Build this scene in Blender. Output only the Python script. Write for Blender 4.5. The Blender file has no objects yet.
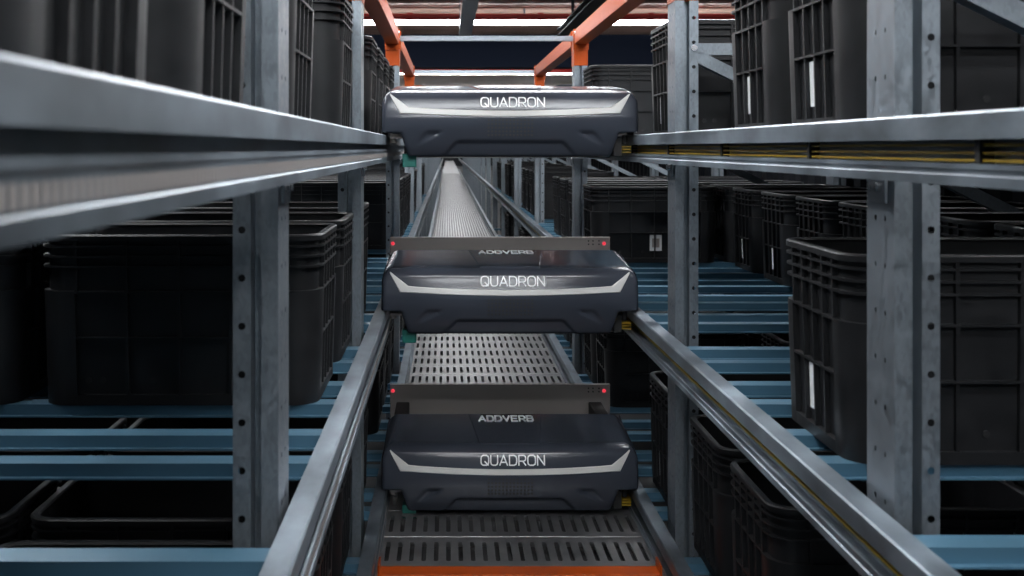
import bpy, bmesh, math, random
from mathutils import Vector
random.seed(7)
SC = bpy.context.scene
COL = SC.collection
CZ = 1.75                      # height of the camera above the floor; all Z below are written relative to it
# ---------------------------------------------------------------- camera
F_PX = 1150.0
VPX, VPY = 447.0, 148.0
cam = bpy.data.cameras.new('camera')
camo = bpy.data.objects.new('camera', cam)
COL.objects.link(camo)
camo.location = (0, 0, CZ)
camo.rotation_euler = (math.pi / 2, 0, 0)
cam.sensor_width = 36.0
cam.lens = F_PX / 1024 * 36.0
cam.shift_x = (512 - VPX) / 1024
cam.shift_y = -(288 - VPY) / 1024
cam.clip_start = 0.02
cam.clip_end = 300
cam.dof.use_dof = True
cam.dof.focus_distance = 3.7
cam.dof.aperture_fstop = 7.5
SC.camera = camo
# ---------------------------------------------------------------- world, exposure
w = bpy.data.worlds.new('world')
SC.world = w
w.use_nodes = True
bg = w.node_tree.nodes['Background']
bg.inputs[0].default_value = (0.60, 0.82, 1.0, 1)
bg.inputs[1].default_value = 0.15
SC.view_settings.view_transform = 'Standard'
SC.view_settings.look = 'None'
SC.view_settings.gamma = 1
SC.view_settings.use_curve_mapping = False
SC.view_settings.exposure = 1.72
LAMP = 10.0
LAMP_COL = (0.93, 0.97, 1.0)
try:
    SC.cycles.use_light_tree = True
    SC.cycles.max_bounces = 8
    SC.cycles.use_denoising = True
except Exception:
    pass


# ---------------------------------------------------------------- materials
def mat(name, col, rough=0.5, metal=0.0, coat=0.0, spec=0.5, noise=None, emit=None, bump=None):
    m = bpy.data.materials.new(name)
    m.use_nodes = True
    nt = m.node_tree
    b = nt.nodes['Principled BSDF']
    b.inputs['Base Color'].default_value = (*col, 1)
    b.inputs['Roughness'].default_value = rough
    b.inputs['Metallic'].default_value = metal
    b.inputs['Coat Weight'].default_value = coat
    b.inputs['Coat Roughness'].default_value = 0.13
    b.inputs['Specular IOR Level'].default_value = spec
    if emit:
        b.inputs['Emission Color'].default_value = (*emit[0], 1)
        b.inputs['Emission Strength'].default_value = emit[1]
    if noise:
        # noise = (scale, amount, kind, stretch)
        sc, am, kind, st = noise
        tc = nt.nodes.new('ShaderNodeTexCoord')
        mp = nt.nodes.new('ShaderNodeMapping')
        mp.inputs['Scale'].default_value = st
        nt.links.new(tc.outputs['Object'], mp.inputs[0])
        if kind == 'voronoi':
            t = nt.nodes.new('ShaderNodeTexVoronoi')
            t.inputs['Scale'].default_value = sc
            sep = nt.nodes.new('ShaderNodeSeparateColor')
            nt.links.new(mp.outputs[0], t.inputs['Vector'])
            nt.links.new(t.outputs['Color'], sep.inputs[0])
            f1 = sep.outputs[0]
        else:
            t = nt.nodes.new('ShaderNodeTexNoise')
            t.inputs['Scale'].default_value = sc
            t.inputs['Detail'].default_value = 5
            nt.links.new(mp.outputs[0], t.inputs['Vector'])
            f1 = t.outputs[0]
        n2 = nt.nodes.new('ShaderNodeTexNoise')
        n2.inputs['Scale'].default_value = sc * 0.12
        n2.inputs['Detail'].default_value = 4
        nt.links.new(mp.outputs[0], n2.inputs['Vector'])
        mx = nt.nodes.new('ShaderNodeMath')
        mx.operation = 'ADD'
        nt.links.new(f1, mx.inputs[0])
        nt.links.new(n2.outputs[0], mx.inputs[1])
        mr = nt.nodes.new('ShaderNodeMapRange')
        mr.inputs['From Min'].default_value = 0.4 if kind == 'voronoi' else 0.72
        mr.inputs['From Max'].default_value = 1.4 if kind == 'voronoi' else 1.28
        mr.inputs['To Min'].default_value = 1 - am
        mr.inputs['To Max'].default_value = 1 + am
        nt.links.new(mx.outputs[0], mr.inputs[0])
        mul = nt.nodes.new('ShaderNodeVectorMath')
        mul.operation = 'SCALE'
        mul.inputs[0].default_value = col
        nt.links.new(mr.outputs[0], mul.inputs['Scale'])
        nt.links.new(mul.outputs[0], b.inputs['Base Color'])
        mr2 = nt.nodes.new('ShaderNodeMapRange')
        mr2.inputs['From Min'].default_value = 0.4
        mr2.inputs['From Max'].default_value = 1.4
        mr2.inputs['To Min'].default_value = max(0.04, rough - 0.12)
        mr2.inputs['To Max'].default_value = min(1, rough + 0.12)
        nt.links.new(mx.outputs[0], mr2.inputs[0])
        nt.links.new(mr2.outputs[0], b.inputs['Roughness'])
    return m


M = {}
M['galv'] = mat('galvanised_steel', (0.215, 0.245, 0.275), 0.42, 0.75, noise=(220, 0.13, 'voronoi', (1, 1, 0.5)))
M['rail'] = mat('rolled_rail_steel', (0.185, 0.22, 0.255), 0.42, 0.65, noise=(9, 0.6, 'noise', (1.5, 0.7, 1.5)))
M['deck'] = mat('perforated_deck_steel', (0.27, 0.27, 0.275), 0.36, 0.75, noise=(12, 0.25, 'noise', (1, 1, 1)))
M['blue'] = mat('blue_painted_steel', (0.080, 0.180, 0.260), 0.33, 0.35, noise=(15, 0.08, 'noise', (0.3, 1, 1)))
M['tote'] = mat('charcoal_plastic', (0.0088, 0.0092, 0.0105), 0.46, 0.0, spec=0.35, noise=(30, 0.25, 'noise', (1, 1, 1)))
M['cover'] = mat('slate_gloss_plastic', (0.037, 0.043, 0.057), 0.17, 0.0, spec=0.40)
M['panel'] = mat('slate_mirror_plastic', (0.037, 0.043, 0.057), 0.13, 0.0, spec=0.5)
M['silver'] = mat('satin_silver_trim', (0.56, 0.56, 0.545), 0.40, 0.0)
M['ink'] = mat('white_print', (0.85, 0.87, 0.88), 0.5)
M['black'] = mat('matt_black', (0.008, 0.008, 0.009), 0.6)
M['rubber'] = mat('black_rubber', (0.015, 0.015, 0.015), 0.7)
M['anod'] = mat('brown_grey_anodised', (0.33, 0.30, 0.285), 0.45, 0.2)
M['orange'] = mat('orange_paint', (0.42, 0.062, 0.004), 0.40, spec=0.25)
M['red'] = mat('red_paint', (0.50, 0.035, 0.03), 0.4)
M['navy'] = mat('navy_paint', (0.0080, 0.0145, 0.036), 0.6, spec=0.15)
M['ceil'] = mat('corrugated_deck', (0.44, 0.285, 0.23), 0.38, 0.4, noise=(4, 0.35, 'noise', (0.25, 1, 1)))
M['dark'] = mat('dark_sheet_metal', (0.008, 0.009, 0.011), 0.9, spec=0.05)  # for the panels added to block light and darken the rack rear
M['floor'] = mat('dark_concrete', (0.05, 0.05, 0.052), 0.7, noise=(3, 0.3, 'noise', (1, 1, 1)))
M['wall'] = mat('grey_cladding', (0.03, 0.033, 0.04), 0.6, noise=(2, 0.15, 'noise', (1, 1, 1)))
M['lamp'] = mat('lamp_diffuser', (0.9, 0.9, 0.9), 0.5, emit=(LAMP_COL, LAMP))
M['lamp_aisle'] = mat('bright_lamp_diffuser', (0.9, 0.9, 0.9), 0.5, emit=(LAMP_COL, LAMP * 2.2))  # stronger glow for the lamps added out of view
M['yellow'] = mat('yellow_insulator', (0.34, 0.22, 0.012), 0.45)
M['green'] = mat('green_plastic', (0.01, 0.16, 0.13), 0.4)
M['led'] = mat('red_indicator', (0.7, 0.03, 0.05), 0.3, emit=((1, 0.06, 0.10), 0.22))
M['paper'] = mat('white_label_paper', (0.72, 0.74, 0.75), 0.6)
M['zinc'] = mat('zinc_bolt', (0.75, 0.77, 0.8), 0.25, 1.0)


# ---------------------------------------------------------------- mesh builder
class MB:
    def __init__(s):
        s.v = []
        s.f = []

    def add(s, vs, fs):
        o = len(s.v)
        s.v += [tuple(p) for p in vs]
        s.f += [tuple(i + o for i in f) for f in fs]

    def box(s, x0, x1, y0, y1, z0, z1):
        s.add([(x0, y0, z0), (x1, y0, z0), (x1, y1, z0), (x0, y1, z0), (x0, y0, z1), (x1, y0, z1), (x1, y1, z1), (x0, y1, z1)],
              [(0, 3, 2, 1), (4, 5, 6, 7), (0, 1, 5, 4), (1, 2, 6, 5), (2, 3, 7, 6), (3, 0, 4, 7)])

    def cbox(s, x0, x1, y0, y1, z0, z1, c=0.003):
        """box with chamfered edges"""
        bm = bmesh.new()
        bmesh.ops.create_cube(bm, size=1)
        for v in bm.verts:
            v.co = Vector((x0 + (v.co.x + .5) * (x1 - x0), y0 + (v.co.y + .5) * (y1 - y0), z0 + (v.co.z + .5) * (z1 - z0)))
        bmesh.ops.bevel(bm, geom=bm.edges[:], offset=c, segments=2, affect='EDGES', profile=0.5)
        bm.verts.index_update()
        s.add([v.co for v in bm.verts], [[v.index for v in f.verts] for f in bm.faces])
        bm.free()

    def prism(s, prof, axis, a0, a1, closed=True, caps=True):
        """extrude 2D profile along an axis: axis 'y' -> (x,z) profile; 'x' -> (y,z)"""
        n = len(prof)
        mk = (lambda p, a: (p[0], a, p[1])) if axis == 'y' else ((lambda p, a: (a, p[0], p[1])) if axis == 'x' else (lambda p, a: (p[0], p[1], a)))
        vs = [mk(p, a0) for p in prof] + [mk(p, a1) for p in prof]
        fs = [(i, (i + 1) % n, n + (i + 1) % n, n + i) for i in range(n if closed else n - 1)]
        if closed and caps:
            fs += [tuple(range(n - 1, -1, -1)), tuple(range(n, 2 * n))]
        s.add(vs, fs)

    def cyl(s, p0, p1, r, n=12, r1=None):
        p0, p1 = Vector(p0), Vector(p1)
        d = (p1 - p0).normalized()
        a = d.orthogonal().normalized()
        b = d.cross(a)
        r1 = r if r1 is None else r1
        vs = []
        for p, rr in ((p0, r), (p1, r1)):
            for i in range(n):
                t = 2 * math.pi * i / n
                vs.append(p + rr * (math.cos(t) * a + math.sin(t) * b))
        fs = [(i, (i + 1) % n, n + (i + 1) % n, n + i) for i in range(n)] + [tuple(range(n - 1, -1, -1)), tuple(range(n, 2 * n))]
        s.add(vs, fs)

    def bar(s, p0, p1, wy, t):
        """C-section strut lying in an X-Z plane, wy deep along Y, t high"""
        p0, p1 = Vector(p0), Vector(p1)
        d = (p1 - p0).normalized()
        up = Vector((0, 1, 0)).cross(d).normalized()
        if up.z < 0:
            up = -up
        prof = [(-wy / 2, -t / 2), (-wy / 2, t / 2), (wy / 2, t / 2), (wy / 2, t / 2 - .003), (-wy / 2 + .003, t / 2 - .003),
                (-wy / 2 + .003, -t / 2 + .003), (wy / 2, -t / 2 + .003), (wy / 2, -t / 2)]
        vs = []
        for p in (p0, p1):
            for a, b in prof:
                vs.append(p + Vector((0, a, 0)) + up * b)
        n = len(prof)
        s.add(vs, [(i, (i + 1) % n, n + (i + 1) % n, n + i) for i in range(n)] + [tuple(range(n - 1, -1, -1)), tuple(range(n, 2 * n))])

    def mesh(s, name, m, smooth=None):
        me = bpy.data.meshes.new(name)
        me.from_pydata(s.v, [], s.f)
        me.materials.append(m)
        bm = bmesh.new()
        bm.from_mesh(me)
        bmesh.ops.recalc_face_normals(bm, faces=bm.faces[:])
        bm.to_mesh(me)
        bm.free()
        if smooth is not None:
            for p in me.polygons:
                p.use_smooth = True
            me.set_sharp_from_angle(angle=math.radians(smooth))
        return me

    def build(s, name, m, parent=None, smooth=None, loc=None):
        return link(name, s.mesh(name, m, smooth), parent, loc)


def link(name, me, parent=None, loc=None):
    o = bpy.data.objects.new(name, me)
    COL.objects.link(o)
    if parent is not None:
        o.parent = parent
    if loc is not None:
        o.location = loc
    return o


def tag(o, label, cat, group=None, kind=None):
    o['label'] = label
    o['category'] = cat
    if group:
        o['group'] = group
    if kind:
        o['kind'] = kind
    return o


def thing(name, label, cat, loc=(0, 0, 0), group=None):
    o = bpy.data.objects.new(name, None)
    o.empty_display_size = 0.1
    COL.objects.link(o)
    o.location = loc
    return tag(o, label, cat, group)


def copy_tree(o, parent=None):
    kids = [c for c in bpy.data.objects if c.parent == o] if not hasattr(copy_tree, 'k') else copy_tree.k(o)
    c = o.copy()
    COL.objects.link(c)
    if parent is not None:
        c.parent = parent
    for ch in kids:
        copy_tree(ch, c)
    return c


def structure(o):
    o['kind'] = 'structure'
    return o


ORD = ['first', 'second', 'third', 'fourth', 'fifth', 'sixth', 'seventh', 'eighth', 'ninth', 'tenth', 'eleventh', 'twelfth',
       'thirteenth', 'fourteenth', 'fifteenth', 'sixteenth', 'seventeenth', 'eighteenth', 'nineteenth', 'twentieth',
       'twenty-first', 'twenty-second', 'twenty-third', 'twenty-fourth', 'twenty-fifth', 'twenty-sixth', 'twenty-seventh',
       'twenty-eighth', 'twenty-ninth', 'thirtieth', 'thirty-first', 'thirty-second']

# ---------------------------------------------------------------- setting
X0, X1, Y0, Y1 = -5.0, 6.2, -9.0, 112.0
CEIL = 2.2
b = MB()
b.box(X0, X1, Y0, Y1, -0.1, 0)
structure(b.build('floor', M['floor']))
b = MB()
b.box(X0, X1, Y1, Y1 + .1, 0, CZ + CEIL + .1)
structure(b.build('wall_back', M['wall']))
b = MB()
b.box(X0 - .1, X0, Y0, Y1 + .1, 0, CZ + CEIL + .1)
structure(b.build('wall_left', M['wall']))
b = MB()
b.box(X1, X1 + .1, Y0, Y1 + .1, 0, CZ + CEIL + .1)
structure(b.build('wall_right', M['wall']))
# corrugated ceiling, ribs across the aisle
b = MB()
prof = []
y = Y0
while y < Y1:
    prof += [(y, CEIL), (y + .10, CEIL), (y + .13, CEIL + .05), (y + .23, CEIL + .05)]
    y += .26
prof2 = prof + [(Y1, CEIL + .12), (Y0, CEIL + .12)]
b.prism([(p[0], p[1] + CZ) for p in prof2], 'x', X0, X1, caps=False)
structure(b.build('ceiling', M['ceil']))
# deep navy bulkhead beam under the ceiling
b = MB()
b.box(X0, X1, 22.3, 22.7, CZ + 1.58, CZ + CEIL)
b.box(X0, X1, 22.22, 22.78, CZ + 1.56, CZ + 1.60)
structure(b.build('trim_1', M['navy']))

# lamps: continuous strips across the hall every 6.8 m
lb = MB()
lb.box(X0 + .3, X1 - .3, -.09, .09, -.035, .0)
lb.box(X0 + .3, X1 - .3, -.02, .02, .0, .03)
for hx_ in (-3.6, -1.2, 1.2, 3.6, 5.6):
    lb.box(hx_, hx_ + .03, -.02, .02, .03, .165)
lm = lb.mesh('housing', M['galv'])
db = MB()
db.prism([(-.085, -.035), (-.075, -.095), (.075, -.095), (.085, -.035)], 'x', X0 + .32, X1 - .32)
dm = db.mesh('diffuser', M['lamp'])
LAMP_Y = [-.2 + 6.1 * k for k in (1, 3, 4, 5, 7, 9, 11, 13, 15, 17)]
for i, ly in enumerate(LAMP_Y):
    if abs(ly - 18.1) < .1:
        lab, grp = 'long white strip lamp on the ceiling just in front of navy bulkhead beam', None
    elif abs(ly - 30.3) < .1:
        lab, grp = 'long white strip lamp seen just under the navy bulkhead beam', None
    elif ly < 18:
        lab, grp = 'long white strip lamp across the ceiling above the near racks', 'strip lamps above the near racks'
    else:
        lab, grp = 'long white strip lamp on the ceiling far behind the navy beam', 'strip lamps far down the hall'
    t = thing('strip_lamp', lab, 'lamp', (0, ly, CZ + CEIL - .16), grp)
    link('housing', lm, t)
    link('diffuser', dm, t)

# lamps added out of view over the racks to light the shelf bars
lb = MB()
lb.box(-.06, .06, -1.5, 1.5, -.035, .0)
lb.box(-.015, .015, -1.2, -1.17, 0, .165)
lb.box(-.015, .015, 1.17, 1.2, 0, .165)
am = lb.mesh('housing', M['galv'])
db = MB()
db.prism([(-.055, -.035), (-.045, -.085), (.045, -.085), (.055, -.035)], 'y', -1.48, 1.48)
ad = db.mesh('diffuser', M['lamp_aisle'])
for lx, ly in ((-1.75, 2.9), (2.15, 2.9)):
    t = thing('aisle_lamp', 'slim lamp hanging lengthwise over the racks above the frame', 'lamp', (lx, ly, CZ + CEIL - .16), 'lamps over the racks')
    link('housing', am, t)
    link('diffuser', ad, t)

# short lamps added out of view over the aisle to light shuttles and floor
for ly in (-3.4, -1.4, .6, 4.9, 6.9):
    t = thing('aisle_lamp', 'slim lamp hanging crosswise over the aisle above the frame', 'lamp', (.2, ly, CZ + CEIL - .16), 'lamps over the aisle')
    t.rotation_euler = (0, 0, math.pi / 2)
    link('housing', am, t)
    link('diffuser', ad, t)

# red sprinkler pipes
for (py, pz, r, lab) in ((17.75, 2.03, .045, 'red pipe running across under the ceiling before the long white lamp'),
                         (26.5, 1.77, .05, 'thin red pipe crossing low behind the navy bulkhead beam')):
    t = thing('sprinkler_pipe', lab, 'pipe', (0, py, CZ + pz))
    b = MB()
    b.cyl((X0, 0, 0), (X1, 0, 0), r, 14)
    b.build('pipe_run', M['red'], t, smooth=40)
    for x in (-1.8, -.62, 1.4, 3.1):
        b = MB()
        b.cyl((x, 0, 0), (x + .09, 0, 0), r * 1.35, 14)
        b.build('coupling', M['red'], t, smooth=40)
    for x in (-1.2, 2.4):
        b = MB()
        b.cyl((x, 0, r), (x, 0, CEIL - pz), .008, 6)
        b.build('hanger', M['galv'], t)

# cable tray and steel beam running along under the ceiling
t = thing('cable_tray', 'grey cable tray running along the ceiling above the top shuttle', 'cable tray', (.295, 0, CZ + 1.83))
b = MB()
b.prism([(-.10, 0), (.10, 0), (.10, .06), (.09, .06), (.09, .01), (-.09, .01), (-.09, .06), (-.10, .06)], 'y', 13.6, 18.9)
b.build('tray', M['galv'], t)
b = MB()
b.cyl((-.02, 13.6, .03), (-.02, 18.9, .03), .02, 8)
b.cyl((.045, 13.6, .028), (.045, 18.9, .028), .018, 8)
b.build('cable', M['rubber'], t, smooth=40)
b = MB()
for yy in (14, 17.2):
    b.box(-.11, -.10, yy, yy + .03, 0, CEIL - 1.83 + .01)
    b.box(.10, .11, yy, yy + .03, 0, CEIL - 1.83 + .01)
b.build('hanger', M['galv'], t)
b = MB()
I = [(-.10, 0), (.10, 0), (.10, .012), (.008, .012), (.008, .098), (.10, .098), (.10, .11), (-.10, .11), (-.10, .098), (-.008, .098), (-.008, .012), (-.10, .012)]
b.prism([(p[0], p[1]) for p in I], 'y', 5, 18.5)
for yy in (7, 11, 14.2, 17):
    b.box(-.02, .02, yy, yy + .03, .11, CEIL - 1.79)
o = b.build('ceiling_joist', M['wall'], None, loc=(1.86, 0, CZ + 1.79))
tag(o, 'dark grey steel joist running along the ceiling right of the orange beam', 'joist')

# ---------------------------------------------------------------- rack constants
XL, XR = -0.232, 0.633          # outer edges of the guide rails
LEV = {'top': 0.042, 'middle': -0.526, 'bottom': -1.094}
BZ = -0.009                     # shelf bar top below the rail top
POSTS = [1.67, 3.275] + [5.865 + 2.6 * k for k in range(17)]   # near face of each upright
PW, PD = .11, .066


# ---------------------------------------------------------------- guide rails
def rail_profile(s):
    """C rail open to the aisle; s = +1: right rail (aisle at -x), outer edge at x = 0"""
    w = .038
    lo = -.060 if s > 0 else -.046
    pts = [(0, 0), (-w + .003, 0), (-w, -.003), (-w, -.032), (-w + .004, -.032), (-w + .004, -.006), (-.004, -.006), (-.004, -.078),
           (-w + .002, -.078), (-w + .002, lo), (-w - .002, lo), (-w - .002, lo - .006), (-w + .0005, lo - .008), (-w + .0005, -.072), (-w - .002, -.074), (-w - .002, -.086), (0, -.086)]
    return [(s * p[0], p[1]) for p in pts]


b = MB()
b.box(-.022, -.004, 0, .012, -.062, -.032)
CLIP = b.mesh('conductor_clip', M['black'])
for lev, z in LEV.items():
    for side, s, x in (('left', -1, XL), ('right', 1, XR)):
        t = thing('guide_rail', {
            ('top', 'left'): 'galvanised guide rail under the blurred totes, left side of top level',
            ('top', 'right'): 'galvanised guide rail with yellow conductors in its slot, right of top shuttle',
            ('middle', 'left'): 'galvanised guide rail running to the left side of the middle shuttle',
            ('middle', 'right'): 'galvanised guide rail running to the right side of the middle shuttle',
            ('bottom', 'left'): 'short galvanised guide rail left of the bottom shuttle by the orange kerb',
            ('bottom', 'right'): 'short galvanised guide rail right of the bottom shuttle by the orange kerb'}[(lev, side)],
            'rail', (x, 0, CZ + z))
        b = MB()
        b.prism(rail_profile(s), 'y', 0.12, 60)
        b.build('channel', M['rail'], t)
        if side == 'right':
            for k in range(3):
                b = MB()
                zz = -.037 - .009 * k
                b.box(-.018, -.004, .12, 60, zz - .0032, zz)
                b.build('conductor', M['yellow'], t)
            yy = .7 if lev == 'top' else 9
            while yy < 7:
                link('conductor_clip', CLIP, t, (0, yy, 0))
                yy += .62
        else:
            b = MB()
            yy = .3
            while yy < 6:
                b.box(.036, .0385, yy, yy + .007, -.070, -.058)
                yy += .014
            b.build('toothed_strip', M['anod'], t)


# ---------------------------------------------------------------- rack frames
def holed_strip(b, mk, u0, u1, v0, pitch, n, r, uc=None, vc=.5, ru=1.0):
    """strip u0..u1, n cells of length pitch, each with an octagonal hole"""
    uc = (u0 + u1) / 2 if uc is None else uc
    for i in range(n):
        a, c = v0 + i * pitch, v0 + (i + 1) * pitch
        m = a + vc * pitch
        outer = [(u0, a), (uc, a), (u1, a), (u1, m), (u1, c), (uc, c), (u0, c), (u0, m)]
        ang = [225, 270, 315, 0, 45, 90, 135, 180]
        inner = [(uc + ru * r * math.cos(math.radians(t)), m + r * math.sin(math.radians(t))) for t in ang]
        b.add([mk(*p) for p in outer + inner], [(k, (k + 1) % 8, 8 + (k + 1) % 8, 8 + k) for k in range(8)])


def post_mesh(s, ztop, detail=True):
    """upright: web on the aisle side at x=0, going outward in s*x; near face at y=0"""
    b = MB()
    n = int(ztop / .07)
    z0 = ztop - n * .07

    def web(u, v):
        return (0, u, v)
    if detail:
        holed_strip(b, web, .022, .050, z0, .07, n, .0042, ru=.8)
        holed_strip(b, web, .060, .088, z0, .07, n, .0042, ru=.8)
        for u0, u1 in ((0, .022), (.050, .060), (.088, .11)):
            b.add([web(u0, z0), web(u1, z0), web(u1, ztop), web(u0, ztop)], [(0, 1, 2, 3)])
    else:
        b.add([web(0, z0), web(.11, z0), web(.11, ztop), web(0, ztop)], [(0, 1, 2, 3)])
    b.add([web(0, 0), web(.11, 0), web(.11, z0), web(0, z0)], [(0, 1, 2, 3)])
    for y, q in ((0, 1), (.11, -1)):
        pr = [(0, y), (s * .025, y), (s * .0265, y + q * .030), (s * .0385, y + q * .030), (s * .040, y)]
        b.prism(pr, 'z', 0, ztop, closed=False)

        def fl(u, v):
            return (s * u, y, v)
        if detail:
            holed_strip(b, fl, .040, .066, z0, .07, n, .0056, vc=.3)
            b.add([fl(.040, 0), fl(.066, 0), fl(.066, z0), fl(.040, z0)], [(0, 1, 2, 3)])
        else:
            b.add([fl(.040, 0), fl(.066, 0), fl(.066, ztop), fl(.040, ztop)], [(0, 1, 2, 3)])
        b.add([(s * .066, y, 0), (s * .066, y + q * .02, 0), (s * .066, y + q * .02, ztop), (s * .066, y, ztop)], [(0, 1, 2, 3)])
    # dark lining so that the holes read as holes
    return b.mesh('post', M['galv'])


def shade_liner_mesh(s, ztop):  # black filler standing in for the shade inside the hollow post
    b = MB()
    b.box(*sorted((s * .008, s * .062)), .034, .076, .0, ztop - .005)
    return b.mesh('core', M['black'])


ZT = CZ + .42
PM = {s: post_mesh(s, ZT) for s in (-1, 1)}
PMF = {s: post_mesh(s, ZT, False) for s in (-1, 1)}
LM = {s: shade_liner_mesh(s, ZT) for s in (-1, 1)}
hb = MB()
hb.cbox(-.002, .068, -.002, .112, 0, .185, .002)
HM_R = hb.mesh('orange_head', M['orange'])
hb = MB()
hb.cbox(-.068, .002, -.002, .112, 0, .185, .002)
HM_L = hb.mesh('orange_head', M['orange'])
REAR = 1.30


def frame_braces(s):
    out = []
    # x measured outward from the web of the front upright
    for (xa, za, xb, zb) in ((.05, .285, REAR, .285), (.05, .275, REAR + .01, -.35), (REAR + .01, -.36, .05, -.92), (.05, -.93, REAR, -1.45)):
        b = MB()
        b.bar((s * xa, .055, za + CZ), (s * xb, .055, zb + CZ), .034, .034)
        out.append(b.mesh('brace', M['galv']))
    return out


BR = {s: frame_braces(s) for s in (-1, 1)}


def bracket_mesh(s):
    b = MB()
    b.cbox(*sorted((s * -.006, s * -.001)), .002, .066, -.038, .0, .001)
    return b.mesh('bracket', M['galv'])


BK = {s: bracket_mesh(s) for s in (-1, 1)}
bb = {}
for s in (-1, 1):
    b = MB()
    for yy, zz in ((.018, -.014), (.046, -.014)):
        b.cyl((s * -.006, yy, zz), (s * -.013, yy, zz), .008, 6)
    bb[s] = b.mesh('bolt', M['zinc'])
fb = MB()
for zz in (CZ + .285, CZ - .92):
    fb.cyl((0, -.006, zz), (0, .03, zz), .009, 8)
BOLTM = fb.mesh('bolt', M['zinc'])

for side, s, x in (('left', -1, XL - .013), ('right', 1, XR + .017)):
    for i, py in enumerate(POSTS):
        if i <= 4:
            lab = 'galvanised rack frame with punched uprights, %s along the %s side of the aisle' % (ORD[i], side)
            grp = None
        else:
            lab = 'galvanised rack frame far down the %s side of the aisle' % side
            grp = 'far %s rack frames' % side
        t = thing('rack_frame', lab, 'rack frame', (x, py, 0), grp)
        near = i < 4
        link('post', PM[s] if near else PMF[s], t)
        if near:
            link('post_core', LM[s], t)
        link('post', PMF[s], t, (s * (REAR + .02), 0, 0))
        for m in BR[s] if i < 6 else BR[s][:2]:
            link('brace', m, t)
        if i < 5:
            link('bolt', BOLTM, t, (s * .053, 0, 0))
            link('orange_head', HM_R if s > 0 else HM_L, t, (0, 0, ZT))
            for z in LEV.values():
                k = link('bracket', BK[s], t, (0, .02, CZ + z - .086))
                link('bolt', bb[s], k)

# orange top beams between the heads, and cross ties
for side, s, x in (('left', -1, XL - .013), ('right', 1, XR + .017)):
    for i in (0, 1, 2):
        ya, yb = POSTS[i] + (.11 if i else .11), POSTS[i + 1]
        if i == 0:
            continue
        t = thing('top_beam', 'orange top beam %s the aisle, %s span seen above the top shuttle' % ('left of' if s < 0 else 'right of', 'nearer' if i == 1 else 'farther'),
                  'beam', (x, 0, CZ + .53))
        b = MB()
        b.cbox(*sorted((0, s * .066)), ya + .004, yb - .004, 0, .072, .003)
        b.build('beam_section', M['orange'], t)
        b = MB()
        for yy in (ya + .003, yb - .007):
            b.box(*sorted((s * -.006, s * .072)), yy, yy + .004, -.03, .076)
        b.build('end_plate', M['orange'], t)
        b = MB()
        for yy in (ya + .02, yb - .02):
            b.cyl((s * -.004, yy, .02), (s * .001, yy, .02), .008, 6)
            b.cyl((s * -.004, yy, .055), (s * .001, yy, .055), .008, 6)
        b.build('bolt', M['zinc'], t)
for i, lab in ((2, 'grey cross tie joining the orange heads above the top shuttle'), (3, 'farther pale cross tie just above the top shuttle roof')):
    b = MB()
    py = POSTS[i] + .055
    b.prism([(py - .02, .575), (py + .02, .575), (py + .02, .55), (py + .017, .55), (py + .017, .572), (py - .017, .572), (py - .017, .55), (py - .02, .55)],
            'x', XL - .013 + .003, XR + .017 - .003)
    tag(b.build('cross_tie', M['galv'], None, loc=(0, 0, CZ)), lab, 'cross tie')

# rear shelf beams along the back of the racks
for side, s in (('left', -1), ('right', 1)):
    for lev, z in LEV.items():
        b = MB()
        xa = (XL - .013 if s < 0 else XR + .017) + s * (REAR - .06)
        b.prism([(xa - .015, z - .06), (xa + .015, z - .06), (xa + .015, z - .035), (xa - .015, z - .035)], 'y', .3, 20)
        tag(b.build('rear_beam', M['galv'], None, loc=(0, 0, CZ)), 'galvanised rear beam behind the totes of the %s %s shelf' % (side, lev), 'beam')

for side, s in (('left', -1), ('right', 1)):  # dark sheets added behind the racks to keep the background black
    xa = (XL - .013 if s < 0 else XR + .017) + s * 1.40
    b = MB()
    prof = []
    yy = -1.5
    while yy < 40:
        prof += [(xa, yy), (xa, yy + .09), (xa + s * .03, yy + .12), (xa + s * .03, yy + .21)]
        yy += .24
    b.prism(prof + [(xa + s * .045, yy), (xa + s * .045, -1.5)], 'z', 0, CZ + .40)
    tag(b.build('back_panel', M['dark']), 'dark ribbed panel added to darken the rear of the %s rack' % side, 'panel')

# unseen panels added at the near rack ends to block light from behind
for side, s in (('left', -1), ('right', 1)):
    xa = (XL - .013 if s < 0 else XR + .017)
    b = MB()
    b.cbox(*sorted((xa, xa + s * 1.40)), .24, .27, 0, CZ + .42, .004)
    tag(b.build('end_panel', M['dark']), 'dark guard panel closing the near end of the %s rack' % side, 'panel')

# ---------------------------------------------------------------- shelf slots
SLOTS = [0.68, 1.17, 1.93, 2.38, 2.84, 3.47, 3.94, 4.41, 4.88, 5.35]
for k in range(2, 9):
    SLOTS += [POSTS[k] + .19 + .47 * j for j in range(5)]
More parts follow.
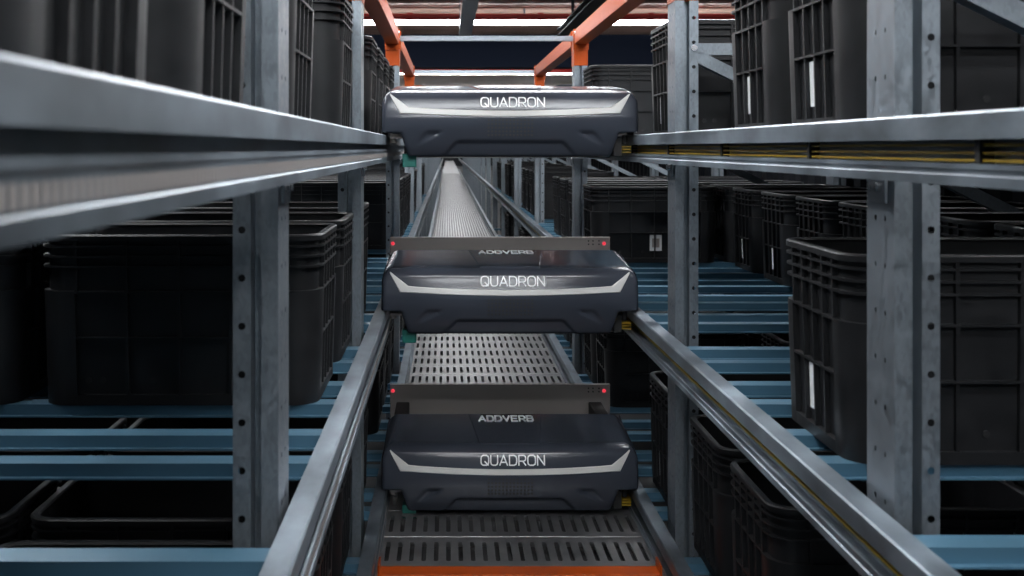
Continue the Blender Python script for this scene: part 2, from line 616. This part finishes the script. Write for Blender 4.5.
# shelf bars (2 * slot + 0 or 1) left out, and those lying unseen under the totes
HIDE_BARS = {('left', 'bottom'): [0, 1, 2, 3, 24, 25, 26, 27, 30, 31, 32, 33, 34, 35, 36, 37, 38, 39, 40, 41, 42, 43, 44, 45, 46, 47, 48, 49, 50, 51, 52, 53, 54, 55, 56, 57, 58, 59], ('left', 'middle'): [0, 1, 2, 36, 37, 38, 39, 46, 47, 50, 51, 52, 53, 54, 55, 56, 57, 58, 59], ('left', 'top'): [6, 7, 10, 11, 20, 21, 22, 23, 24, 25, 26, 27, 28, 29, 30, 31, 32, 33, 34, 35, 36, 37, 38, 39], ('right', 'bottom'): [0, 1, 2, 3, 4, 5, 24, 25, 26, 27, 28, 29, 30, 31, 32, 33, 34, 35, 40, 41, 42, 43, 44, 45, 50, 51, 54, 55, 56, 57, 59], ('right', 'middle'): [0, 1, 2, 38, 39, 44, 45, 50, 51, 58, 59], ('right', 'top'): [0, 1, 2, 3, 20, 21, 22, 23, 26, 27, 28, 29, 30, 31, 32, 33, 34, 35, 36, 37, 38, 39]}
UNDER_BARS = {('left', 'bottom'): [4, 5, 6, 7, 8, 18, 23, 28, 29], ('left', 'middle'): [21, 22, 23, 24, 25, 27, 28, 29, 30, 31, 32, 33, 34, 35, 40, 41, 42, 43, 44, 45, 48, 49], ('left', 'top'): [0, 1, 2, 3, 4, 5, 8, 9, 12, 13, 14, 15, 16, 17, 18, 19], ('right', 'bottom'): [6, 7, 8, 17, 18, 36, 37, 38, 39, 46, 47, 48, 49, 52, 53], ('right', 'middle'): [20, 21, 22, 23, 25, 31, 32, 33, 34, 35, 36, 37, 40, 41, 42, 43, 46, 47, 48, 49, 52, 53, 54, 55, 56, 57], ('right', 'top'): [4, 5, 6, 7, 8, 9, 10, 11, 12, 13, 14, 15, 16, 17, 18, 19, 24, 25]}

bb_ = MB()
bb_.prism([(0, 0), (.05, 0), (.05, -.022), (.062, -.022), (.062, -.025), (.047, -.025), (.047, -.003), (.003, -.003), (.003, -.025), (-.012, -.025), (-.012, -.022), (0, -.022)],
          'x', 0, 1.26)
BAR = {1: bb_.mesh('shelf_bar', M['blue'])}
bb_ = MB()
bb_.prism([(0, 0), (.05, 0), (.05, -.022), (.062, -.022), (.062, -.025), (.047, -.025), (.047, -.003), (.003, -.003), (.003, -.025), (-.012, -.025), (-.012, -.022), (0, -.022)],
          'x', -1.26, 0)
BAR[-1] = bb_.mesh('shelf_bar', M['blue'])
for side, s in (('left', -1), ('right', 1)):
    for lev, z in LEV.items():
        n = 0
        for i, fy in enumerate(SLOTS[:20 if lev == 'top' else 30]):
            for j, off in enumerate((0.02, .21)):
                if 2 * i + j in HIDE_BARS.get((side, lev), ()):
                    continue
                yy = fy + off
                if i < 2:
                    yy = fy + off + (.16 if s > 0 else .108) * (1 if lev != 'top' else 0)
                o = link('shelf_bar', BAR[s], None, ((XR + .002) if s > 0 else (XL - .002), yy, CZ + z + BZ))
                if 2 * i + j in UNDER_BARS.get((side, lev), ()):
                    tag(o, 'blue steel shelf bar lying hidden beneath the totes of the %s %s shelf' % (side, lev), 'shelf bar', 'hidden bars of the %s %s shelf' % (side, lev))
                    continue
                tag(o, 'blue steel shelf bar, %s in view from the camera on the %s %s shelf' % (ORD[n] if n < 32 else 'farther', side, lev), 'shelf bar',
                    'blue bars of the %s %s shelf' % (side, lev))
                n += 1

# ---------------------------------------------------------------- totes
TH = .355


def rrect(lx, ly, r, n=5):
    pts = []
    for cx, cy, a0 in ((lx / 2 - r, ly / 2 - r, 0), (-lx / 2 + r, ly / 2 - r, 90), (-lx / 2 + r, -ly / 2 + r, 180), (lx / 2 - r, -ly / 2 + r, 270)):
        for i in range(n + 1):
            a = math.radians(a0 + 90 * i / n)
            pts.append((cx + r * math.cos(a), cy + r * math.sin(a)))
    return pts


def tote_meshes():
    LX, LY, R = .595, .395, .058
    IN = .011
    tap = lambda z: 1 - .035 * (1 - z / TH)
    b = MB()

    def loop(l, z):
        t = tap(z)
        return [(p[0] * t, p[1] * t, z) for p in l]
    full = rrect(LX, LY, R)
    wall = rrect(LX - 2 * IN, LY - 2 * IN, R - IN)
    inn = rrect(LX - 2 * IN - .008, LY - 2 * IN - .008, R - IN - .004)
    n = len(full)

    def skin(a, c):
        b.add(a + c, [(i, (i + 1) % n, n + (i + 1) % n, n + i) for i in range(n)])
    skin(loop(wall, .004), loop(wall, TH - .006))
    skin(loop(inn, .014), loop(inn, TH - .002))
    b.add(loop(inn, .014), [tuple(range(n))])
    b.add(loop(wall, .004), [tuple(range(n))])

    def ring(bb, z0, z1, o=full):
        for (l0, za, l1, zb) in ((o, z0, o, z1), (wall, z0, o, z0), (wall, z1, o, z1)):
            A, B = loop(l0, za), loop(l1, zb)
            bb.add(A + B, [(i, (i + 1) % n, n + (i + 1) % n, n + i) for i in range(n)])
    for fr in (.936, .877, .817, .67):
        ring(b, TH * fr - .0045, TH * fr)
    # mid ring only across the flats (the shields cover the corners)
    ring(b, TH * .40 - .0045, TH * .40)
    ring(b, 0, .022)
    # corner shields
    z1 = TH * .67
    zs = [0, z1]
    hx, hy = LX / 2, LY / 2
    ex = .022
    for sx in (1, -1):
        for sy in (1, -1):
            arc = [(sx * hx, sy * (hy - R - ex))]
            for i in range(8):
                a = math.radians(90 * i / 7)
                arc.append((sx * (hx - R + R * math.cos(a)), sy * (hy - R + R * math.sin(a))))
            arc.append((sx * (hx - R - ex), sy * hy))
            arc = [(sx * (hx - IN - .001), sy * (hy - R - ex))] + arc + [(sx * (hx - R - ex), sy * (hy - IN - .001))]
            A = [(p[0] * tap(0) * 1.001, p[1] * tap(0) * 1.001, 0) for p in arc]
            B = [(p[0] * tap(z1) * 1.001, p[1] * tap(z1) * 1.001, z1) for p in arc]
            m = len(arc)
            b.add(A + B, [(i, i + 1, m + i + 1, m + i) for i in range(m - 1)])
    # vertical ribs

    def rib(x0, x1, y0, y1, za, zb):
        ta, tb = tap(za), tap(zb)
        b.add([(x0 * ta, y0 * ta, za), (x1 * ta, y0 * ta, za), (x1 * ta, y1 * ta, za), (x0 * ta, y1 * ta, za),
               (x0 * tb, y0 * tb, zb), (x1 * tb, y0 * tb, zb), (x1 * tb, y1 * tb, zb), (x0 * tb, y1 * tb, zb)],
              [(0, 1, 5, 4), (1, 2, 6, 5), (2, 3, 7, 6), (3, 0, 4, 7)])
    t = .0032
    for sx in (1, -1):
        xa, xb = sorted((sx * (hx - IN - .001), sx * (hx - .001)))
        for yy in (-.058, 0, .058):
            rib(xa, xb, yy - t, yy + t, .01, TH * .995)
        for yy in (-.115, .115):
            rib(xa, xb, yy - t, yy + t, TH * .66, TH * .995)
    for sy in (1, -1):
        ya, yb = sorted((sy * (hy - IN - .001), sy * (hy - .001)))
        for xx in (-.11, 0, .11):
            rib(xx - t, xx + t, ya, yb, .01, TH * .995)
        for xx in (-.215, .215):
            rib(xx - t, xx + t, ya, yb, TH * .66, TH * .995)
    body = b.mesh('body', M['tote'], smooth=30)
    # rim
    r = MB()
    prof = [(full, TH - .013), (full, TH - .003), (rrect(LX - .006, LY - .006, R - .003), TH), (rrect(LX - .03, LY - .03, R - .015), TH),
            (rrect(LX - .038, LY - .038, R - .019), TH - .004), (wall, TH - .013)]
    for (l0, za), (l1, zb) in zip(prof, prof[1:] + prof[:1]):
        A, B = loop(l0, za), loop(l1, zb)
        r.add(A + B, [(i, (i + 1) % n, n + (i + 1) % n, n + i) for i in range(n)])
    rim = r.mesh('rim', M['tote'], smooth=40)
    h = MB()
    # drain hole low on the camera side
    t0 = tap(.05)
    h.cyl((0, -(hy - IN) * t0, .05), (0, -(hy - IN + .0015) * t0, .05), .0065, 10)
    hole = h.mesh('drain_hole', M['black'])
    return body, rim, hole


TB, TR, THOLE = tote_meshes()
lb_ = MB()
lb_.box(-.0008, .0008, -.013, .013, 0, .085)
STICK = lb_.mesh('label_sticker', M['paper'])
lb_ = MB()
lb_.box(-.028, .028, -.0008, .0008, 0, .075)
CARD = lb_.mesh('label_sticker', M['paper'])
lb_ = MB()
lb_.box(-.017, .017, -.0014, .0, .016, .058)
CARDIN = lb_.mesh('code_patch', M['anod'])

TX = {('left', 1): XL - .024 - .30, ('left', 2): XL - .024 - .93, ('right', 1): XR + .037 + .30, ('right', 2): XR + .033 + .93}


def S(*a):
    return set(a)


random.seed(3)
OCC = {
    ('left', 'top', 1): S(0, 1, 2, 4, 6, 7, 8, 9),
    ('right', 'top', 1): S(2, 3, 5, 9, 12),
    ('right', 'top', 2): S(2, 3, 4, 5, 6, 7, 8, 9),  # unseen row put in to shade the rear of the right rack
    ('left', 'middle', 1): S(3, 4, 5, 10, 11, 12, 13, 14, 15, 16, 17, 20, 21, 22, 24),
    ('left', 'middle', 2): S(3, 8),
    ('right', 'middle', 1): S(2, 9, 10, 11, 12, 15, 16, 17, 18, 20, 21, 23, 24, 26, 27, 28),
    ('right', 'middle', 2): S(3, 4, 5, 6, 7, 8, 9, 10, 12),
    ('left', 'bottom', 1): S(2, 3, 4, 5, 7, 8, 9, 11, 14),
    ('left', 'bottom', 2): S(3, 4, 5),
    ('right', 'bottom', 1): S(3, 4, 5, 8, 9, 10, 11, 18, 19, 23, 24, 26),
    ('right', 'bottom', 2): S(3, 7, 8, 9),
}
TOTES = []
for (side, lev, c), occ in OCC.items():
    n = 0
    for i in sorted(occ):
        fy = SLOTS[i]
        if (side, lev) == ('left', 'bottom') and i in (2, 3):
            fy = (1.80, 2.31)[i - 2]
        if (side, lev, c) == ('right', 'top', 2):
            lab = 'charcoal plastic tote hidden in the rear row of the right top shelf'
            grp = 'hidden rear totes added for shade on the right top shelf'
        elif i < 20:
            lab = 'charcoal plastic tote, %s from the camera in the %s row of the %s %s shelf' % (ORD[n], 'aisle' if c == 1 else 'rear', side, lev)
            grp = '%s %s shelf totes, %s row' % (side, lev, 'aisle' if c == 1 else 'rear')
        else:
            lab = 'dark ribbed tote far down the aisle on the %s %s shelf' % (side, lev)
            grp = 'far totes of the %s %s shelf' % (side, lev)
        n += 1
        jx = random.uniform(-.0015, .0015)
        t = thing('tote', lab, 'tote', (TX[(side, c)] + jx, fy + .2, CZ + LEV[lev] + BZ), grp)
        link('body', TB, t)
        link('rim', TR, t)
        if i < 10:
            for hx in (-.19, -.16, -.055):
                link('drain_hole', THOLE, t, (hx, 0, 0))
        if i < 12 and side == 'right' and ((lev, c) in (('top', 1), ('middle', 1), ('middle', 2)) or (lev == 'bottom' and i % 2)):
            st = link('label_sticker', STICK, t, (-.2790, .038, .045))
            st.rotation_euler = (0, math.radians(-1.6), 0)
        if (side, lev, c, i) == ('right', 'middle', 1, 9):
            st = link('label_sticker', CARD, t, (.005, -.183, .055))
            st.rotation_euler = (math.radians(1.2), 0, 0)
            link('code_patch', CARDIN, st)
        TOTES.append(t)

# ---------------------------------------------------------------- walkway
WX0, WX1 = XL + .040, XR - .040
WZ = -1.18
PITCH = .25
NS = 22
b = MB()
cw = (WX1 - WX0) / NS
sl, sw = .16, .0135
for k in range(NS):
    u0, u1 = WX0 + k * cw, WX0 + (k + 1) * cw
    uc = (u0 + u1) / 2
    y0, y1 = .004, PITCH - .002
    ym, y_a, y_b = PITCH / 2, PITCH / 2 - sl / 2, PITCH / 2 + sl / 2
    outer = [(u0, y0), (uc, y0), (u1, y0), (u1, y_a), (u1, y_b), (u1, y1), (uc, y1), (u0, y1), (u0, y_b), (u0, y_a)]
    h = sw / 2
    inner = [(uc - h * .7, y_a + h * .3), (uc, y_a), (uc + h * .7, y_a + h * .3), (uc + h, y_a + h), (uc + h, y_b - h), (uc + h * .7, y_b - h * .3), (uc, y_b), (uc - h * .7, y_b - h * .3), (uc - h, y_b - h), (uc - h, y_a + h)]
    b.add([(p[0], p[1], 0) for p in outer + inner], [(q, (q + 1) % 10, 10 + (q + 1) % 10, 10 + q) for q in range(10)])
    # pressed collar of the slot
    b.add([(p[0], p[1], 0) for p in inner] + [(p[0], p[1], -.006) for p in inner], [(q, (q + 1) % 10, 10 + (q + 1) % 10, 10 + q) for q in range(10)])
b.add([(WX0, .004, 0), (WX1, .004, 0), (WX1, 0, -.005), (WX0, 0, -.005), (WX1, 0, -.03), (WX0, 0, -.03)], [(0, 1, 2, 3), (3, 2, 4, 5)])
b.add([(WX0, PITCH - .002, 0), (WX1, PITCH - .002, 0), (WX1, PITCH - .002, -.03), (WX0, PITCH - .002, -.03)], [(0, 1, 2, 3)])
PLANK = b.mesh('floor_plank', M['deck'])
NPL = 200
nmid = 0
for i in range(NPL):
    py = 3.24 + PITCH * i
    o = link('floor_plank', PLANK, None, (0, py, CZ + WZ))
    if i == 0:
        tag(o, 'slotted steel floor plank directly behind the orange kerb', 'floor plank', 'slotted planks of the aisle floor')
    elif i == 1:
        tag(o, 'slotted steel floor plank in the shade in front of the bottom shuttle', 'floor plank', 'slotted planks of the aisle floor')
    elif i == 2:
        tag(o, 'slotted steel floor plank half covered by the nose of the bottom shuttle', 'floor plank', 'slotted planks of the aisle floor')
    elif i < 10:
        tag(o, 'slotted steel floor plank underneath the bottom shuttle', 'floor plank', 'planks under the bottom shuttle')
    elif i < 17:
        tag(o, 'bright slotted floor plank between two shuttles, %s behind the bottom shuttle' % ORD[nmid], 'floor plank', 'slotted planks of the aisle floor')
        nmid += 1
    elif i < 48:
        tag(o, 'slotted steel floor plank of the aisle behind the middle shuttle', 'floor plank', 'planks behind the middle shuttle')
    else:
        tag(o, 'slotted steel floor plank far along the aisle above the middle shuttle', 'floor plank', 'far slotted planks of the aisle floor')
b = MB()
b.box(WX0, WX1, 3.24 + PITCH * NPL, 110, CZ + WZ - .03, CZ + WZ)
tag(b.build('aisle_planking', M['deck']), 'last stretch of steel aisle floor at the vanishing point', 'planking', kind='stuff')
# orange kerb beam
t = thing('kerb_beam', 'orange kerb beam across the aisle floor in front of the bottom shuttle', 'beam', (0, 3.24, CZ + WZ))
b = MB()
b.cbox(WX0, WX1, -.072, -.003, -.11, .004, .003)
b.build('beam_section', M['orange'], t)
b = MB()
for xx in (WX0 + .001, WX1 - .006):
    b.box(xx, xx + .005, -.076, -.003, -.11, .03)
b.build('end_plate', M['orange'], t)


# ---------------------------------------------------------------- shuttles
def catmull(pts, n):
    out = []
    P = [pts[0]] + pts + [pts[-1]]
    for i in range(1, len(P) - 2):
        for k in range(n):
            t = k / n
            out.append(tuple(.5 * ((2 * P[i][d]) + (-P[i - 1][d] + P[i + 1][d]) * t + (2 * P[i - 1][d] - 5 * P[i][d] + 4 * P[i + 1][d] - P[i + 2][d]) * t * t +
                                   (-P[i - 1][d] + 3 * P[i][d] - 3 * P[i + 1][d] + P[i + 2][d]) * t ** 3) for d in (0, 1)))
    out.append(tuple(pts[-1]))
    return out


# local frame of a shuttle: x=0 at its centre line, y=0 at front text plane, z=0 = rail top
SX = (XL + XR) / 2
SY = 3.64
PROF = [(.345, .172), (.20, .160), (.09, .149), (.050, .1435), (.034, .139), (.022, .1315), (.014, .121), (.008, .103), (.001, .075), (-.003, .05), (-.001, .02), (.010, -.02), (.024, -.050), (.040, -.068), (.075, -.074)]
CUR = catmull(PROF, 7)
HW = .409


def half_width(z):
    if z > .10:
        return HW - .012 * ((z - .10) / .07) ** 2
    if z > .009:
        return HW
    if z > .005:
        return HW + (.348 - HW) * (.009 - z) / .004
    return .348 - .022 * min(1, (.005 - z) / .075)


def lerp(a, c, t):
    return a + (c - a) * max(0, min(1, t))


def relief(x, z):
    """pressed-in shapes on the lower front (metres, positive = inwards)"""
    d = 0
    ax = abs(x)
    # wide lower trapezoid
    zt, zb = -.018, -.068
    if zb - .02 < z < zt:
        edge = .172 + (zt - z) / .045 * .042
        if ax < edge:
            d += .014 * min(1, (zt - z) / .009) * (1 - .55 * min(1, (zt - z) / .05)) * min(1, (edge - ax) / .014)
    # triangular vents
    zt = .012
    if -.036 < z < zt:
        hgt = (zt - z) / .046
        xo = .270 + .038 * hgt
        xi = .205 + .080 * hgt
        if xi < ax < xo:
            d += .012 * min(1, (zt - z) / .009) * (1 - hgt) * min(1, (xo - ax) / .014) * min(1, (ax - xi) / .010)
    return d


def front_y(x, z):
    """outer surface of the front face at x,z (front part of the profile only)"""
    best = None
    pts = [p for p in CUR]
    for (ya, za), (yb, zb) in zip(pts, pts[1:]):
        if za >= z >= zb and za != zb:
            best = ya + (yb - ya) * (za - z) / (za - zb)
            break
    if best is None:
        best = pts[-1][0]
    return best + edge_round(x, z) + relief(x, z)


def edge_round(x, z):
    h = half_width(z)
    e = .014
    q = max(0, (abs(x) - (h - e)) / e)
    q = min(q, 1)
    return e * (1 - math.sqrt(max(0, 1 - q * q))) + .012 * (x / HW) ** 2


def bonnet_z(y):
    for (ya, za), (yb, zb) in zip(CUR, CUR[1:]):
        if ya >= y >= yb and za > .1:
            return za + (zb - za) * (ya - y) / (ya - yb + 1e-9)
    return CUR[0][1]


def cover_mesh():
    b = MB()
    # dense rows: refine the lower part
    rows = []
    for (ya, za), (yb, zb) in zip(CUR, CUR[1:]):
        n = max(1, int(math.hypot(yb - ya, zb - za) / .0035)) if za < .05 else 1
        for k in range(n):
            rows.append((ya + (yb - ya) * k / n, za + (zb - za) * k / n))
    rows.append(CUR[-1])
    # insert exact shoulder rows
    NU = 190
    grid = []
    for (y, z) in rows:
        h = half_width(z)
        row = []
        yback = .345 if z > .007 else .30
        row.append((-h, max(y, yback), z))
        for i in range(NU + 1):
            q = -1 + 2 * i / NU
            # pack columns near the edges
            x = max(-h, min(h, q * HW))
            e = edge_round(x, z)
            fade = max(0, min(1, (.345 - y) / .1))
            yy = min(y + e * fade, max(y, yback))
            zz = z
            if z > .10:
                # rounded outer edge of the bonnet
                k = max(0, (abs(x) - (h - .03)) / .03)
                zz -= .016 * k * k * min(1, (z - .10) / .03)
            if z < .05:
                yy += relief(x, z)
            row.append((x, yy, zz))
        row.append((h, max(y, yback), z))
        grid.append(row)
    n = len(grid[0])
    b.v = [p for r in grid for p in r]
    b.f = [(r * n + c, r * n + c + 1, (r + 1) * n + c + 1, (r + 1) * n + c) for r in range(len(grid) - 1) for c in range(n - 1)]
    me = b.mesh('front_cover', M['cover'], smooth=60)
    return me


def band_on_front(poly_top, poly_bot, off, nseg=60):
    """ribbon between two curves z_top(x), z_bot(x) laid on the front, with thickness"""
    b = MB()
    rows = []
    for i in range(nseg + 1):
        t = i / nseg
        xt, zt = poly_top(t)
        xb, zb = poly_bot(t)
        col = []
        for k in range(9):
            q = k / 8
            x, z = xt + (xb - xt) * q, zt + (zb - zt) * q
            col.append((x, front_y(x, z) - off * (1 if 0 < k < 8 else -.3), z))
        rows.append(col)
    b.v = [p for c in rows for p in c]
    b.f = [(i * 9 + k, (i + 1) * 9 + k, (i + 1) * 9 + k + 1, i * 9 + k + 1) for i in range(nseg) for k in range(8)]
    return b


def pl(pts):
    def f(t):
        for (t0, x0, z0), (t1, x1, z1) in zip(pts, pts[1:]):
            if t <= t1:
                q = (t - t0) / (t1 - t0)
                return x0 + (x1 - x0) * q, z0 + (z1 - z0) * q
        return pts[-1][1], pts[-1][2]
    return f


# bar of the light stripe (z relative to rail top .042)
def arc_z(x, zc, sag):
    return zc + sag * (x / .34) ** 2


STR_T = pl([(0, -.381, .131), (.10, -.322, .0885)] + [(.1 + .8 * i / 20, -.322 + .644 * i / 20, arc_z(-.322 + .644 * i / 20, .0775, .0115)) for i in range(1, 20)] + [(.9, .322, .0885), (1, .381, .131)])
STR_B = pl([(0, -.3835, .129), (.10, -.350, .0675)] + [(.1 + .8 * i / 20, -.350 + .70 * i / 20, arc_z(-.350 + .70 * i / 20, .0575, .0105)) for i in range(1, 20)] + [(.9, .350, .0675), (1, .3835, .129)])

GLY = {
    'Q': (1.0, [[(.28, 0), (.72, 0), (.93, .1), (1, .3), (1, .7), (.93, .9), (.72, 1), (.28, 1), (.07, .9), (0, .7), (0, .3), (.07, .1), (.28, 0)], [(.5, .38), (.95, 0)]]),
    'U': (.9, [[(0, 1), (0, .3), (.08, .08), (.3, 0), (.6, 0), (.82, .08), (.9, .3), (.9, 1)]]),
    'A': (1.0, [[(0, 0), (.5, 1), (1, 0)], [(.22, .3), (.80, .3)]]),
    'D': (.95, [[(0, 0), (0, 1), (.6, 1), (.85, .9), (.95, .65), (.95, .35), (.85, .1), (.6, 0), (0, 0)]]),
    'R': (.9, [[(0, 0), (0, 1), (.65, 1), (.85, .9), (.9, .72), (.85, .52), (.65, .42), (.0, .42)], [(.5, .42), (.9, 0)]]),
    'O': (1.0, [[(.28, 0), (.72, 0), (.93, .1), (1, .3), (1, .7), (.93, .9), (.72, 1), (.28, 1), (.07, .9), (0, .7), (0, .3), (.07, .1), (.28, 0)]]),
    'N': (.9, [[(0, 0), (0, 1), (.9, 0), (.9, 1)]]),
    'V': (1.0, [[(0, 1), (.5, 0), (1, 1)]]),
    'E': (.9, [[(.9, 1), (0, 1), (0, 0), (.9, 0)], [(0, .5), (.82, .5)]]),
    'B': (.9, [[(0, 0), (0, 1), (.72, 1), (.86, .88), (.86, .64), (.72, .52), (0, .52)], [(.72, .52), (.9, .4), (.9, .14), (.74, 0), (0, 0)]]),
}


def word(text, width, height, stroke, place, gap=.28):
    """strokes of a word; place(u, v) maps centred text coordinates to 3D"""
    b = MB()
    tot = sum(GLY[c][0] for c in text) + gap * (len(text) - 1)
    sx = width / tot
    x = -width / 2
    for c in text:
        gw, strokes = GLY[c]
        for st in strokes:
            P = [(x + p[0] * sx, (p[1] - .5) * height) for p in st]
            P2 = [P[0]]
            for (a, c2) in zip(P, P[1:]):
                nn = max(1, int(math.hypot(c2[0] - a[0], c2[1] - a[1]) / .004))
                P2 += [(a[0] + (c2[0] - a[0]) * k / nn, a[1] + (c2[1] - a[1]) * k / nn) for k in range(1, nn + 1)]
            for (a, c2) in zip(P2, P2[1:]):
                dx, dy = c2[0] - a[0], c2[1] - a[1]
                L = math.hypot(dx, dy)
                ux, uy = dx / L, dy / L
                h = stroke / 2
                ext = h * .6
                q = [(a[0] - ux * ext - uy * h, a[1] - uy * ext + ux * h), (c2[0] + ux * ext - uy * h, c2[1] + uy * ext + ux * h),
                     (c2[0] + ux * ext + uy * h, c2[1] + uy * ext - ux * h), (a[0] - ux * ext + uy * h, a[1] - uy * ext - ux * h)]
                b.add([place(*p) for p in q], [(0, 1, 2, 3)])
        x += (gw + gap) * sx
    return b


TZ = .1035        # z of the front wordmark
t = None


def make_shuttle(label):
    r = thing('shuttle_cart', label, 'shuttle', (SX, SY, CZ + LEV['top']), None)
    link('front_cover', cover_mesh(), r)
    s = band_on_front(STR_T, STR_B, .003, 80)
    st = s.build('light_stripe', M['silver'], r, smooth=40)
    # grey upper bevel of the stripe
    w_ = word('QUADRON', .201, .029, .0040, lambda u, v: (u + .008, front_y(u + .008, TZ + v) - .0012, TZ + v))
    w_.build('front_lettering', M['ink'], r)
    # raised centre panel of the bonnet
    p = MB()
    rows = []
    NY = 40
    for i in range(NY + 1):
        y = .338 - (.338 - .050) * i / NY
        hw = lerp(.124, .095, i / NY)
        rows.append([(-hw - .004, y, bonnet_z(y) - .004), (-hw, y, bonnet_z(y) + .0022), (-hw * .33, y, bonnet_z(y) + .0026), (hw * .33, y, bonnet_z(y) + .0026), (hw, y, bonnet_z(y) + .0022), (hw + .004, y, bonnet_z(y) - .004)])
    rows.append([(q[0], .043, bonnet_z(.043) - .003) for q in rows[-1]])
    rows.insert(0, [(q[0], .342, bonnet_z(.342) - .004) for q in rows[0]])
    p.v = [q for rr in rows for q in rr]
    p.f = [(i * 6 + k, i * 6 + k + 1, (i + 1) * 6 + k + 1, (i + 1) * 6 + k) for i in range(len(rows) - 1) for k in range(5)]
    pn = p.build('bonnet_panel', M['panel'], r, smooth=30)
    yc = .285
    w2 = word('ADDVERB', .182, .024, .0066, lambda u, v: (u, yc + v * 2.3, bonnet_z(yc + v * 2.3) + .0040), gap=.35)
    w2.build('bonnet_lettering', M['ink'], pn)
    # speaker grille dots
    g = MB()
    for i in range(13):
        for k in range(5):
            x = (i - 6) * .0115
            z = .0225 + (k - 2) * .0118
            yy = front_y(x, z) - .0016
            n = 8
            g.add([(x + (.0036) * math.cos(2 * math.pi * j / n), yy, z + (.0036) * math.sin(2 * math.pi * j / n)) for j in range(n)], [tuple(range(n))])
    g.build('speaker_grille', M['black'], r)
    # chassis behind the cover
    c = MB()
    for sx in (-1, 1):
        c.cbox(*sorted((sx * .395, sx * .345)), .30, 1.12, .012, .115, .004)
    c.cbox(-.345, .345, .32, .345, .0, .10, .003)
    c.cbox(-.34, .34, .10, 1.12, -.066, -.030, .004)
    c.build('chassis', M['rubber'], r)
    c = MB()
    c.cbox(-.345, .345, .345, .79, .020, .045, .003)
    for k in range(9):
        yy = .39 + k * .046
        c.cyl((-.335, yy, .052), (.335, yy, .052), .012, 10)
    c.build('roller_deck', M['rubber'], r)
    # tall end plate behind the tray
    c = MB()
    c.cbox(-.42, .428, .792, .812, .004, .178, .003)
    c.box(-.42, .428, .788, .816, .178, .182)
    ep = c.build('end_plate', M['anod'], r)
    c = MB()
    for k in range(7):
        c.cyl((-.30 + .1 * k, .792, .05), (-.30 + .1 * k, .790, .05), .0045, 8)
    for xx in (.345, .362, .385):
        for zz in (.155, .168):
            c.cyl((xx, .792, zz), (xx, .790, zz), .003, 8)
    c.build('rivet', M['black'], ep)
    for xx in (-.409, .405):
        c = MB()
        c.cyl((xx, .792, .158), (xx, .786, .158), .0075, 12, .005)
        c.build('indicator_light', M['led'], ep, smooth=40)
    c = MB()
    c.cbox(-.345, .345, .83, 1.12, -.03, .07, .012)
    c.build('rear_housing', M['cover'], r)
    # wheels on the rails
    for sx in (-1, 1):
        for yy in (.16, .95):
            wv = MB()
            zc = .0385
            wv.cyl((sx * .395, yy, zc), (sx * .414, yy, zc), .038, 24)
            wl = wv.build('wheel', M['rubber'], r, smooth=40)
            hv = MB()
            hv.cyl((sx * .389, yy, zc), (sx * .395, yy, zc), .018, 12)
            hv.build('hub', M['zinc'], wl, smooth=40)
    # guide arm and rollers at the left, collector at the right
    c = MB()
    c.cbox(-.385, -.335, .055, .12, -.012, -.004, .001)
    c.cyl((-.375, .085, -.026), (-.375, .085, -.004), .011, 14)
    c.build('guide_arm', M['anod'], r)
    c = MB()
    c.cbox(-.345, -.300, .075, .12, -.104, -.06, .003)
    c.build('sensor_block', M['green'], r)
    c = MB()
    for k in range(3):
        zz = -.036 - .009 * k
        c.box(.362, .392, .06, .12, zz - .003, zz)
    cc = c.build('current_collector', M['yellow'], r)
    c = MB()
    c.cbox(.335, .362, .06, .12, -.068, -.010, .002)
    c.cyl((.372, .07, -.03), (.372, .07, -.0005), .008, 10)
    c.build('collector_holder', M['black'], cc)
    return r


sh = make_shuttle('dark slate shuttle cart at the top, uppermost of the three')
kids = {}
for o in bpy.data.objects:
    if o.parent:
        kids.setdefault(o.parent.name, []).append(o)
copy_tree.k = lambda o: kids.get(o.name, [])
for lev, lab in (('middle', 'dark slate shuttle cart in the middle, above the bright slotted floor'),
                 ('bottom', 'dark slate shuttle cart at the bottom, behind the orange kerb')):
    c = copy_tree(sh)
    c.location.z = CZ + LEV[lev]
    c['label'] = lab
for o in [o for o in bpy.data.objects if o.get('category') == 'shuttle']:
    o['group'] = 'stacked shuttle carts'
